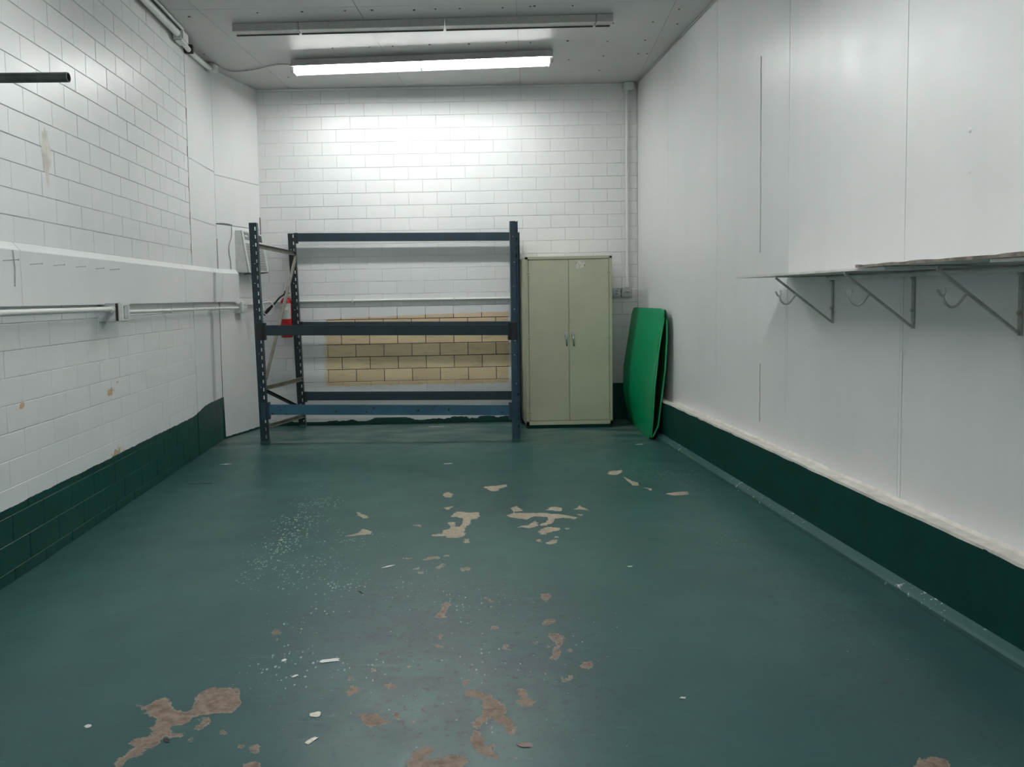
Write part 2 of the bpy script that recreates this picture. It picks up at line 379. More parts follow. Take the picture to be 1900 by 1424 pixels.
    # cement dust and scuffs towards the back wall and in the corner
    dust = t.m_('MULTIPLY', t.ramp(py_, 6.2, 7.8), t.ramp(t.noise(2.2, 5, .65, sc=(1, 2.5, 1)), .38, .68))
    col = t.mix(t.m_('MULTIPLY', dust, .7), col, srgb(122, 134, 124))
    sc = t.m_('MULTIPLY', t.ramp(t.noise(3, 6, .75, sc=(1, 9, 1), dist=1.5), .60, .72), .35)
    col = t.mix(sc, col, srgb(104, 134, 130))
    # flakes of lifted paint
    v = t.n('ShaderNodeTexVoronoi'); v.inputs['Scale'].default_value = 72; v.inputs['Randomness'].default_value = 1
    mp = t.n('ShaderNodeMapping'); mp.inputs['Scale'].default_value = (1, .55, 1); t.t.links.new(P, mp.inputs[0]); t.t.links.new(mp.outputs[0], v.inputs['Vector'])
    rnd = t.n('ShaderNodeSeparateColor'); t.t.links.new(v.outputs['Color'], rnd.inputs[0])
    dist = t.m_('ADD', v.outputs['Distance'], t.m_('MULTIPLY', t.m_('SUBTRACT', t.noise(190, 3), .5), 1.0))
    size = t.m_('MULTIPLY', t.m_('SUBTRACT', t.m_('ADD', t.m_('MULTIPLY', flake, .95), .012), rnd.outputs[0]), .9)
    fl = t.m_('MULTIPLY', t.ramp(t.m_('SUBTRACT', t.m_('MINIMUM', size, .36), dist), -.01, .03), 1)
    col = t.mix(fl, col, t.mix(rnd.outputs[1], srgb(168, 182, 172), srgb(120, 150, 142)))
    # bare patches
    nz = t.m_('ADD', t.m_('MULTIPLY', t.m_('SUBTRACT', t.noise(24, 6, .72), .5), .065), t.m_('MULTIPLY', t.m_('SUBTRACT', t.noise(90, 4, .7), .5), .024))
    pd = t.m_('ADD', t.m_('SUBTRACT', peel, .0015), nz)
    bare = t.ramp(pd, .0012, -.0012)
    cc = t.mix(t.ramp(t.noise(30, 6, .7), .35, .65), srgb(104, 88, 78), srgb(160, 142, 124))
    cc = t.mix(t.ramp(py_, 3.2, 4.6), t.mix(.35, cc, srgb(118, 98, 88)), t.mix(.5, cc, srgb(190, 180, 158)))
    rim = t.m_('MULTIPLY', t.ramp(pd, -.006, -.001), .3)
    cc = t.mix(rim, cc, srgb(190, 182, 165))
    islands = t.m_('MULTIPLY', t.ramp(t.noise(17, 4, .6), .70, .71), 1)
    bare = t.m_('MULTIPLY', bare, t.m_('SUBTRACT', 1, islands))
    col = t.mix(bare, col, cc)
    ck = t.m_('ADD', crack, t.m_('MULTIPLY', t.m_('SUBTRACT', t.noise(20, 4), .5), .03))
    col = t.mix(t.m_('MULTIPLY', t.ramp(t.m_('ABSOLUTE', ck), .006, .002), .7), col, srgb(60, 70, 60))
    t.set(col=col, rough=t.m_('ADD', t.m_('ADD', .28, t.m_('MULTIPLY', mid, .20)), t.m_('MULTIPLY', bare, .3)), spec=.5)
    h = t.m_('ADD', t.m_('MULTIPLY', t.m_('SUBTRACT', 1, bare), 1.0), t.m_('ADD', t.m_('MULTIPLY', fine, .25), t.m_('MULTIPLY', big, .6)))
    t.bump(h, .0022, .5)
    me.materials.append(t.m)
    o = bpy.data.objects.new('floor', me); COL.objects.link(o); struct(o)
    return o
floor = build_floor()
MB().box(-2.4, 2.5, -2.1, 8.6, -.2, -.01).build('slab', 'galv', floor)

# ================================================================== WALLS
H, L = .1355, .3048
Z0 = .0607
TH = .005
def brick_mesh(name, axis, l, h, mat, g=.0013):
    """bevelled face block, origin at its lower corner on the wall face; axis 0: lies in the X direction, face towards -Y;
    axis 1: lies in the Y direction, face towards +X"""
    b = .0022
    pts = []
    for (a0, a1, d) in ((g, g, TH), (g, g, b), (g+b, g+b, 0)):
        pts.append([(a0, a1, d), (l-a0, a1, d), (l-a0, h-a1, d), (a0, h-a1, d)])
    V = []
    for ring in pts:
        for (u, v, d) in ring:
            V.append((u, d, v) if axis == 0 else (-d, u, v))
    Fc = []
    for r in range(2):
        for k in range(4):
            Fc.append((r*4+k, r*4+(k+1) % 4, (r+1)*4+(k+1) % 4, (r+1)*4+k))
    Fc.append((8, 9, 10, 11))
    me = bpy.data.meshes.new(name); me.from_pydata(V, [], Fc); me.materials.append(M[mat])
    bm = bmesh.new(); bm.from_mesh(me); bmesh.ops.recalc_face_normals(bm, faces=bm.faces); bm.to_mesh(me); bm.free()
    # outward check
    f = max(me.polygons, key=lambda p: p.area)
    want = Vector((0, -1, 0)) if axis == 0 else Vector((1, 0, 0))
    if f.normal.dot(want) < 0: me.flip_normals()
    return me
def lay_bricks(wall, axis, start, end, zlo, zhi, phase, face, mat, visible):
    """running bond; those visible() picks become parts, the others are joined"""
    rng = random.Random(3 if axis else 5)
    cache = {}; rest = []; n = 0
    k = -1
    while Z0+k*H < zhi-.01:
        z0 = max(Z0+k*H, zlo); z1 = min(Z0+(k+1)*H, zhi); k += 1
        if z1-z0 < .02: continue
        off = phase+(L/2 if k % 2 else 0)
        s = start-((start-off) % L)
        while s < end-.005:
            a, b = max(s, start), min(s+L, end); s += L
            if b-a < .02: continue
            bare = axis == 0 and -1.3 < (a+b)/2 < .95 and .42 < (z0+z1)/2 < 1.25   # unpainted field: open joints
            key = (round(b-a, 3), round(z1-z0, 3), bare)
            if key not in cache: cache[key] = brick_mesh('brick', axis, key[0], key[1], mat, .0034 if bare else .0013)
            j = rng.uniform(-.0009, .0006); c = (a+b)/2
            loc = (a, face+j, z0) if axis == 0 else (face-j, a, z0)
            rot = (rng.gauss(0, .0022), 0, rng.gauss(0, .0014)) if axis == 0 else (0, rng.gauss(0, .0022), rng.gauss(0, .0014))
            if visible(c, (z0+z1)/2) and n < 300:
                o = bpy.data.objects.new('brick', cache[key]); COL.objects.link(o); o.parent = wall
                o.location = loc; o.rotation_euler = rot; n += 1
            else: rest.append((cache[key], loc))
    if rest:
        V = []; Fc = []
        for me, loc in rest:
            b = len(V); V += [tuple(v.co[i]+loc[i] for i in range(3)) for v in me.vertices]; Fc += [tuple(i+b for i in p.vertices) for p in me.polygons]
        o = mk('brickwork', V, Fc, mat, wall); o['kind'] = 'stuff'
    return n
# ---- left wall
YK = 7.58        # kink where the boxed end begins
wl = B(XL-.15, XL-TH, YF, YK, 0, ZC).build('wall_left', 'leftj'); struct(wl)
yph = 4.084 % L
# row 16 (z 2.23..2.36) has joints at 4.084, row 17 is shifted half a block
lay_bricks(wl, 1, YF, 6.775, 0, ZC, yph, XL, 'left', lambda c, z: c > 3.3 and not (1.37 < z < 1.62))
# plastered pier: panels with a seam between them
for z0, z1 in ((0, 1.37), (1.37, 2.10), (2.104, 2.62), (2.625, ZC)):
    B(XL-TH-.005, XL+.001, 6.785, YK-.002, z0+.001, z1-.001).build('plaster_panel', 'left', wl, bevel=.003)
B(XL, XL+.004, 6.772, 6.786, .5, 2.95).build('crack_filler', 'white', wl, bevel=.001)
MB().tube([(XL+.002, 6.778+.006*math.sin(i*1.7)+random.uniform(-.004, .004), 1.62+i*.075) for i in range(20)], .003, 6).build('crack', 'whitej', wl)
rr = random.Random(6); V = []; n = 26
for k in range(n):
    a_ = 2*math.pi*k/n; q_ = 1+rr.uniform(-.3, .25)
    V.append((XL+.001, 4.30+.045*q_*math.cos(a_)+.01*math.sin(a_*2), 2.175+.155*q_*math.sin(a_)))
V.append((XL+.005, 4.30, 2.175))
V2 = [(x+rr.uniform(0, .003), 4.30+(y-4.30)*.6, 2.175+(z-2.175)*.65) for x, y, z in V[:n]]
VV = V[:n]+V2+[V[n]]
MB().add(VV, [(k, (k+1) % n, n+(k+1) % n, n+k) for k in range(n)]+[(n+k, n+(k+1) % n, 2*n) for k in range(n)]).build('plaster_scar', 'ledge', wl)
# angled end of the left wall: boxed out with plasterboard
AX, AY = -1.862, YB
ang = Vector((AX-XL, AY-YK, 0)).normalized(); nrm = Vector((ang.y, -ang.x, 0))
aw = empty('wall_left_return', (XL, YK, 0), None, None); struct(aw)
def on_angle(s, n, z): return Vector((XL, YK, 0))+ang*s+nrm*n+Vector((0, 0, z))
LEN = (Vector((AX, AY, 0))-Vector((XL, YK, 0))).length
def apan(s0, s1, z0, z1, n0=-.1, n1=0, mat='left', name='wall_board', bev=.003):
    c = [on_angle(s0, n0, z0), on_angle(s1, n0, z0), on_angle(s1, n1, z0), on_angle(s0, n1, z0)]
    c += [p+Vector((0, 0, z1-z0)) for p in c]
    return MB().hexa(c).build(name, mat, aw, bevel=bev)
apan(0, LEN+.1, 0, 1.40); apan(0, LEN+.1, 1.403, 2.125); apan(0, LEN+.1, 2.13, 2.60); apan(0, LEN+.1, 2.604, ZC)
apan(-.02, LEN, 0, ZC, -.14, -.012, 'whitej', 'backing', 0)
MB().tube([on_angle(.004+random.uniform(-.003, .004), .002, .3+i*.12) for i in range(15)], .003, 6).build('crack', 'whitej', aw)
MB().tube([on_angle(s, .002, 2.128+.012*math.sin(s*9)) for s in [.0, .06, .13, .2, .27]], .005, 6).build('crack', 'whitej', aw)
MB().tube([on_angle(*q) for q in [(LEN-.01, .004, 2.0+.03), (LEN-.006, .005, 2.12), (LEN-.012, .004, 2.26)]], .006, 6).build('crack', 'rust', aw)
# boxed board band along the left wall
band = empty('trim_1', (XL, 3.9, 1.5), None, None); struct(band)
BP = .042
for y0, y1 in ((YF+.01, -.98), (-.978, 1.458), (1.46, 3.898), (3.901, 6.448), (6.451, YK+.012)):
    zb, zt, z2 = 1.364, 1.645, 1.688
    MB().prism([(0, 0, zb), (BP, 0, zb), (BP, 0, zt), (.006, 0, z2), (0, 0, z2)], (XL, y0, 0), (XL, y1, 0)).build('board', 'white', band, bevel=.002)
pr = [(0, zb), (BP, zb), (BP, zt), (.006, z2), (0, z2)]
V = [on_angle(s, n, z) for s in (.012, .30) for n, z in pr]
MB().add(V, [(i, (i+1) % 5, 5+(i+1) % 5, 5+i) for i in range(5)]+[(4, 3, 2, 1, 0), (5, 6, 7, 8, 9)]).build('board', 'white', band)

# ---- back wall
wb = B(-2.2, XW+.1, YB+TH, YB+.16, 0, ZC).build('wall_back', 'backj'); struct(wb)
def vis_back(c, z):
    if c > .93 and c < 1.78 and z < 1.72: return False       # behind the cabinet
    if c > 1.80 and z < 1.05 and c > 1.95: return False
    return z < 3.2
lay_bricks(wb, 0, AX-.02, XW-.001, 0, ZC, -1.175 % L, YB, 'back', vis_back)
# ---- right wall: framed panels above a rendered curb
wr = B(XW+.008, XW+.15, YF, YB+.1, .3, ZC).build('wall_right', 'whitej'); struct(wr)
ed = [YF, -1.18, .02, 1.21, 2.41, 3.609, 4.80, 6.01, 7.262, YB]
for a, b in zip(ed, ed[1:]):
    B(XW, XW+.010, a+.0016, b-.0016, .34, ZC).build('wall_panel', 'white', wr, bevel=.0012)
MB().tube([(XW, 5.215+random.uniform(-.005, .005)-.0008*i, 2.93-i*.1) for i in range(14)], .003, 6).build('crack', 'crackg', wr)
MB().tube([(XW, 5.2+random.uniform(-.004, .004), .48+i*.08) for i in range(6)], .003, 6).build('crack', 'crackg', wr)
for y in (4.802, 3.612, 6.012):
    B(XW-.0015, XW+.001, y+.02, y+.05, .36, 1.3).build('tape_joint', 'white', wr)
for (y, z) in ((3.182, 2.01), (3.176, 1.844), (5.537, 1.026), (4.519, 1.043)):
    MB().tube([(XW-.004, y, z), (XW+.002, y, z)], .012, 9, rs=[.006, .014]).build('screw_mound', 'white', wr, smooth=True)
cb = empty('baseboard_right', (XR, 4, 0), None, None); struct(cb)
xcur = XR+.012
rr = random.Random(4)
ysq = np.arange(YF, YB+.001, .08); V = []; Fc = []
for y in ysq:
    dz = rr.uniform(-.002, .002)
    V += [(xcur, y, 0), (xcur, y, .361+dz), (XW+.02, y, .352), (XW+.02, y, 0)]
for i in range(len(ysq)-1):
    a = 4*i; Fc += [(a, a+4, a+5, a+1), (a+1, a+5, a+6, a+2)]
MB().add(V, [Fc[k] for k in range(0, len(Fc), 2)]).build('curb_face', 'curb', cb)
V = []; Fc = []
for y in ysq:
    d1 = rr.uniform(-.002, .003); d2 = rr.uniform(-.004, .004)
    V += [(xcur-.002+d2*.6, y, .352+d1), (xcur-.001, y, .366+d1), (xcur+.05, y, .366+d2), (XW-.012, y, .358+d2), (XW+.002, y, .374+d2)]
n = 5
for i in range(len(ysq)-1):
    for k in range(4): a = n*i+k; Fc.append((a, a+n, a+n+1, a+1))
MB().add(V, Fc).build('ledge', 'ledge', cb)
MB().prism([(0, 0, 0), (-.048, 0, 0), (-.048, 0, .022), (-.040, 0, .034), (0, 0, .052)], (xcur, YF, 0), (xcur, YB-.02, 0)).build('toe_strip', 'toe', cb, bevel=.002)
# ---- wall behind the camera
struct(B(-2.3, 2.35, YF-.15, YF, 0, ZC).build('wall_front', 'white'))
# ---- ceiling boards, joints slightly askew as in the room
ce = B(-2.4, 2.4, YF-.1, YB+.15, ZC+.012, ZC+.15).build('ceiling', 'whitej'); struct(ce)
def sx(x0, y): return x0+.125*(y-6)
seamx = [-4.2, -3.01, -1.79, -.57, .66, 1.89, 3.1]
seamy = [YF, -1.2, 1.22, 3.64, 6.07, YB+.02]
for (xa, xb) in zip(seamx, seamx[1:]):
    for (ya, yb_) in zip(seamy, seamy[1:]):
        q = [(sx(xa, ya)+.0015, ya+.0015), (sx(xb, ya)-.0015, ya+.0015), (sx(xb, yb_)-.0015, yb_-.0015), (sx(xa, yb_)+.0015, yb_-.0015)]
        q = [(min(max(x, XL-.1), XW+.05), y) for x, y in q]
        if max(x for x, y in q)-min(x for x, y in q) < .1: continue
        MB().hexa([(x, y, ZC) for x, y in q]+[(x, y, ZC+.013) for x, y in q]).build('ceiling_board', 'ceil', ce)
m_ = MB()
for (x, y) in [(750+a/3.167, b/3.167) for a, b in [(58,58),(183,52),(326,50),(578,44),(740,37),(765,35),(990,32),(1615,53),(1462,128),(107,165),(357,158),(590,152),(740,150),(975,145),(1195,243),(1415,235),(150,262),(380,258),(600,250),(742,250),(960,240),(968,350),(1170,328),(1428,315),(1375,315),(1145,413),(1605,140),(1228,135)]]+\
              [(230+a/3.333, b/3.333) for a, b in [(403,103),(825,78),(1102,72),(1367,65),(1533,62),(1795,62),(700,210),(940,198),(1203,190),(1446,188),(1600,185),(1846,175),(388,232),(495,335),(1290,297),(1517,290),(1662,285),(1890,275),(1015,477)]]:
    p = hit(x, y, 2, ZC)
    m_.tube([(p[0], p[1], ZC-.003), (p[0], p[1], ZC+.002)], .011 if (x+y) % 3 < 1 else .008, 7)
o = m_.build('nail_heads', 'acd', ce); o['kind'] = 'stuff'
struct(B(XW-.016, XW, 5.0, YB, ZC-.016, ZC).build('trim_2', 'ceil', bevel=.005))

# ================================================================== CONDUITS AND BOXES, LEFT WALL
def conduit(name, pts, r, label, mat='pipew', n=14, cat='conduit', group=None):
    o = MB().tube(pts, r, n).build(name, mat, smooth=True); return tag(o, label, cat, group)
xo = XL+.085
c1 = empty('conduit', (xo, 2, 1.335), 'white painted pipe running along left wall from left edge of photo to first outlet box', 'conduit')
MB().tube([(xo, YF+.02, 1.340), (xo, 4.86, 1.334)], .016, 14).build('pipe', 'pipew', c1, smooth=True)
MB().tube([(xo, 4.84, 1.334), (xo, 4.868, 1.334)], .022, 14).build('coupling', 'pipew', c1, smooth=True)
for y in (.5, 2.2): MB().prism([(-.085, 0, -.006), (.016, 0, -.02), (.02, 0, .0), (.016, 0, .02), (-.085, 0, .006)], (xo, y, 1.338), (xo, y+.02, 1.338)).build('pipe_strap', 'pipew', c1)
bx1 = empty('outlet_box', (XL, 4.93, 1.31), 'deep grey-white outlet box with raised cover midway along left wall', 'junction box')
B(XL-.006, XL+.105, 4.865, 4.99, 1.255, 1.372).build('box', 'boxg', bx1, bevel=.003)
B(XL+.107, XL+.135, 4.885, 5.03, 1.250, 1.378).build('cover', 'pipew', bx1, bevel=.010)
B(XL+.135, XL+.140, 4.925, 4.99, 1.272, 1.355).build('switch_plate', 'boxg', bx1, bevel=.004)
B(XL+.09, XL+.11, 4.87, 5.02, 1.262, 1.37).build('gasket', 'gap', bx1)
xo2 = XL+.062
c2 = empty('conduit', (xo2, 6, 1.305), 'thinner white painted pipe on left wall between the two outlet boxes', 'conduit')
MB().tube([(xo2, 5.032, 1.312), (xo2, YK-.06, 1.303), tuple(on_angle(.02, .05, 1.302)), tuple(on_angle(.285, .035, 1.300))], .013, 12).build('pipe', 'pipew', c2, smooth=True)
for y in (6.0, 7.2): B(XL, xo2+.014, y, y+.018, 1.288, 1.325).build('pipe_strap', 'pipew', c2, bevel=.003)
bx2 = empty('outlet_box', on_angle(.33, 0, 1.29), 'small white outlet box below the air conditioner', 'junction box')
def abox(name, s0, s1, n0, n1, z0, z1, mat, par, bev=.004):
    c = [on_angle(s0, n0, z0), on_angle(s1, n0, z0), on_angle(s1, n1, z0), on_angle(s0, n1, z0)]; c += [p+Vector((0, 0, z1-z0)) for p in c]
    return MB().hexa(c).build(name, mat, par, bevel=bev)
abox('box', .28, .36, -.003, .055, 1.245, 1.345, 'pipew', bx2); abox('cover', .275, .375, .057, .083, 1.25, 1.36, 'pipew', bx2, .006)
abox('socket', .30, .35, .083, .087, 1.27, 1.30, 'boxg', bx2, .001); abox('socket', .30, .35, .083, .087, 1.31, 1.34, 'boxg', bx2, .001)
conduit('conduit', smoothpath([on_angle(.375, .03, 1.33), on_angle(.5, .03, 1.332), on_angle(.70, .035, 1.34), (AX+.08, YB-.04, 1.352), (AX+.2, YB-.022, 1.353)]), .012, 'short white pipe turning the back left corner below the air conditioner')
cw = empty('conduit', (-1.0, YB-.018, 1.35), 'thin white pipe running level along back wall behind the rack', 'conduit')
MB().tube([(AX+.2, YB-.018, 1.353), (.90, YB-.018, 1.345)], .013, 12).build('pipe', 'pipew', cw, smooth=True)
for x in (-.9, .2): B(x, x+.018, YB-.035, YB, 1.33, 1.37).build('pipe_strap', 'pipew', cw, bevel=.003)
# ceiling corner conduit
e = [hit(255, 0, 0, XL+.045), hit(328, 70, 0, XL+.045), hit(352, 98, 0, XL+.045), hit(392, 128, 0, XL+.045)]
yy = [5.0, e[1][1], e[2][1], e[3][1]]
cc_ = empty('conduit', (XL+.05, 6.5, ZC-.06), 'thick white painted pipe in the corner of left wall and ceiling', 'conduit')
MB().tube([(XL+.055, YF+.02, ZC-.045), (XL+.055, yy[1], ZC-.045)], .028, 14).build('pipe', 'pipew', cc_, smooth=True)
MB().tube([(XL+.10, YF+.02, ZC-.012), (XL+.10, yy[1], ZC-.012)], .010, 8).build('pipe', 'pipew', cc_, smooth=True)
MB().tube(smoothpath([(XL+.055, yy[1]+.02, ZC-.05), (XL+.05, yy[1]+.15, ZC-.07), (XL+.04, yy[2]+.1, ZC-.075), (XL+.045, yy[3]-.15, ZC-.06), (XL+.05, yy[3], ZC-.045)]), .022, 12).build('pipe', 'pipew', cc_, smooth=True)
B(XL+.015, XL+.10, yy[1]-.02, yy[1]+.14, ZC-.10, ZC-.005).build('fitting', 'pipew', cc_, bevel=.014)
B(XL+.01, XL+.10, yy[3]-.07, yy[3]+.05, ZC-.075, ZC-.002).build('fitting', 'pipew', cc_, bevel=.012)
B(XL, XL+.075, yy[2]-.02, yy[2]+.02, ZC-.10, ZC-.03).build('pipe_strap', 'gap', cc_, bevel=.003)
# galvanised stub pipe, upper left
gp = empty('stub_pipe', (XL, 2.4, 2.066), 'dark galvanised pipe end sticking out at upper left edge', 'pipe')
m_ = MB(); nseg = 20
A0, A1 = Vector((XL, 2.405, 2.070)), Vector((-1.104, 2.40, 2.062)); ro, ri = .0150, .0128
V = []
for P_, r_ in ((A0, ro), (A1, ro), (A1, ri), (A0, ri)):
    V += [P_+Vector((0, r_*math.cos(2*math.pi*k/nseg), r_*math.sin(2*math.pi*k/nseg))) for k in range(nseg)]
m_.add(V, [(r*nseg+k, r*nseg+(k+1) % nseg, (r+1)*nseg+(k+1) % nseg, (r+1)*nseg+k) for r in range(3) for k in range(nseg)])
m_.build('pipe', 'galv', gp, smooth=True)
MB().tube([A0, A0+Vector((.012, 0, 0))], .045, 20).build('flange', 'galv', gp, smooth=True)
MB().tube([A0+Vector((.01, 0, 0)), A0+Vector((.035, 0, 0))], .024, 6).build('collar', 'galv', gp)

# nails in the band
for i, (x, y, ln) in enumerate([(56, 491, .055), (99, 493, .055), (141, 496, .05), (177, 499, .048), (204, 501, .052), (5, 484, .07)]):
    p = hit(x, y, 0, XL+BP); nm = ['leftmost', 'second', 'middle', 'fourth', 'rightmost'][i] if i < 5 else ''
    o = MB().tube([(XL+BP-.002, p[1], p[2]), (XL+BP+ln, p[1]+.01, p[2]+.004), (XL+BP+ln+.0005, p[1]+.01, p[2]+.004), (XL+BP+ln+.003, p[1]+.0103, p[2]+.004)], .0022, 7, rs=[.0022, .0022, .0055, .0055]).build('nail', 'bracket')
    tag(o, ('%s of five long nails in a row on the white band of left wall' % nm) if i < 5 else 'long nail on the white band beside a vertical scratch, at left edge', 'nail', 'nails in the left wall band' if i < 5 else None)
p = hit(22, 464, 0, XL+BP); q = hit(27, 532, 0, XL+BP)
tag(MB().tube([(XL+BP+.004, p[1], p[2]), (XL+BP+.004, (p[1]+q[1])/2+.01, (p[2]+q[2])/2), (XL+BP+.003, q[1], q[2])], .003, 6).build('hanging_wire', 'bracket'), 'thin grey wire hanging down the white band at left edge', 'wire')

# ================================================================== AIR CONDITIONER
ac = empty('air_conditioner', (-1.95, 8.08, 1.65), 'off-white louvred air conditioner set in left wall behind the rack post', 'air conditioner')
nb_, nt_ = (-1.893, 7.88, 1.655), (-1.958, 7.88, 2.088)
fb_, ft_ = (-1.778, 8.27, 1.672), (-1.835, 8.27, 2.065)
MB().hexa([(-2.10, 7.88, 1.66), nb_, fb_, (-1.93, 8.27, 1.672), (-2.10, 7.88, 2.088), nt_, ft_, (-1.93, 8.27, 2.065)]).build('casing', 'acw', ac, bevel=.006)
nbv, ntv, fbv, ftv = map(Vector, (nb_, nt_, fb_, ft_))
fn = (fbv-nbv).cross(ntv-nbv).normalized()
if fn.x < 0: fn = -fn
def AP(s, t_, d=0): return nbv.lerp(fbv, s).lerp(ntv.lerp(ftv, s), t_)+fn*d
def acq(name, s0, s1, t0, t1, d0, d1, mat, par=ac, bev=0):
    return MB().hexa([AP(s0, t0, d0), AP(s1, t0, d0), AP(s1, t0, d1), AP(s0, t0, d1), AP(s0, t1, d0), AP(s1, t1, d0), AP(s1, t1, d1), AP(s0, t1, d1)]).build(name, mat, par, bevel=bev)
acq('bezel', .0, 1, 0, .035, 0, .010, 'acw'); acq('bezel', 0, 1, .70, .78, 0, .010, 'acw'); acq('bezel', 0, 1, .965, 1, 0, .010, 'acw')
acq('bezel', 0, .07, 0, 1, 0, .0102, 'acw'); acq('bezel', .94, 1, 0, 1, 0, .0102, 'acw')
acq('grille_recess', .06, .95, .03, .71, .0, .002, 'acd')
gr = acq('control_panel', .07, .32, .78, .965, 0, .008, 'acg')
acq('label_plate', .12, .24, .86, .90, .008, .009, 'acw', gr)
acq('air_outlet', .36, .60, .78, .965, 0, .003, 'acd'); acq('air_outlet', .64, .94, .78, .965, 0, .003, 'acd')
acq('bezel', .32, .36, .77, .97, 0, .0102, 'acw'); acq('bezel', .60, .64, .77, .97, 0, .0102, 'acw')
for k in range(4):
    acq('vane', .37+k*.06, .38+k*.06, .78, .965, 0, .007, 'acg'); acq('vane', .66+k*.07, .67+k*.07, .78, .965, 0, .007, 'acg')
for k in range(19):
    t0 = .045+k*.0345; acq('slat', .065, .945, t0, t0+.017, .0015, .0095, 'acw')
acq('base_rail', .03, .98, -.02, .0, -.06, .006, 'acd')
tag(MB().tube(smoothpath([(-1.90, 7.92, 1.62), (-1.885, 7.95, 1.55), (-1.875, 7.97, 1.42), (-1.82, 7.98, 1.30), (-1.77, 7.99, 1.27)] +
     [tuple(hit(x, y, 1, 8.0)) for x, y in [(487, 562), (494, 556), (502, 560), (508, 570), (504, 581), (497, 585), (490, 582)]]), .005, 8).build('power_cord', 'pipew', smooth=True), 'thin white cord drooping and looping below the air conditioner', 'cord')
tag(MB().tube(smoothpath([tuple(on_angle(.26, .004, 2.12)), tuple(on_angle(.25, .006, 2.02)), tuple(on_angle(.205, .006, 1.93)), tuple(on_angle(.20, .006, 1.85)), tuple(on_angle(.22, .006, 1.76)), tuple(on_angle(.225, .004, 1.68))]), .005, 8).build('wall_cable', 'bracket', smooth=True), 'wavy grey cable on the wall just left of the air conditioner', 'cable')

# ================================================================== FIRE EXTINGUISHER
ex = empty('fire_extinguisher', (-1.585, 8.27, .97), 'red fire extinguisher with silver label and black hose on back wall', 'fire extinguisher')
exx, exy = -1.585, 8.225
prof = [(.0, .971), (.052, .972), (.062, .980), (.064, 1.0), (.064, 1.32), (.060, 1.355), (.045, 1.385), (.022, 1.40), (.02, 1.425)]
MB().tube([(exx, exy, z) for r_, z in prof], .06, 28, rs=[max(r_, .002) for r_, z in prof]).build('cylinder', 'red', ex, smooth=True)
V = []; n = 12
for k in range(n+1):
    a = math.radians(-150+k*115/n); V += [(exx+.0652*math.cos(a), exy+.0652*math.sin(a), 1.17), (exx+.0652*math.cos(a), exy+.0652*math.sin(a), 1.335)]
lb = MB().add(V, [(2*k, 2*k+2, 2*k+3, 2*k+1) for k in range(n)]).build('label_plate', 'silver', ex, smooth=True)
V = []
for k in range(n+1):
    a = math.radians(-115+k*50/n); V += [(exx+.0658*math.cos(a), exy+.0658*math.sin(a), 1.265), (exx+.0658*math.cos(a), exy+.0658*math.sin(a), 1.295)]
MB().add(V, [(2*k, 2*k+2, 2*k+3, 2*k+1) for k in range(n)]).build('print', 'paper', lb, smooth=True)
MB().tube([(exx, exy, 1.42), (exx, exy, 1.455)], .018, 14).build('valve', 'dark', ex)
MB().bar((exx-.02, exy-.005, 1.45), (exx+.035, exy-.03, 1.50), (0, 1, 0), (0, 0, 1), .018, .012).build('handle', 'dark', ex, bevel=.003)
MB().bar((exx-.03, exy-.005, 1.435), (exx+.045, exy-.03, 1.445), (0, 1, 0), (0, 0, 1), .018, .010).build('lever', 'dark', ex, bevel=.003)
MB().tube([(exx+.02, exy-.02, 1.405), (exx+.02, exy-.034, 1.405)], .014, 14).build('gauge', 'chrome', ex)
MB().tube(smoothpath([(exx-.015, exy, 1.43), (exx-.06, exy-.03, 1.40), (-1.70, 8.2, 1.34), (-1.73, 8.19, 1.31)]), .009, 10).build('hose', 'dark', ex, smooth=True)
MB().tube([(-1.725, 8.19, 1.315), (-1.77, 8.185, 1.27), (-1.815, 8.18, 1.215)], .015, 12, rs=[.012, .019, .013]).build('horn', 'dark', ex, smooth=True)
B(exx-.02, exx+.02, 8.28, YB, 1.08, 1.30).build('wall_bracket', 'galv', ex)

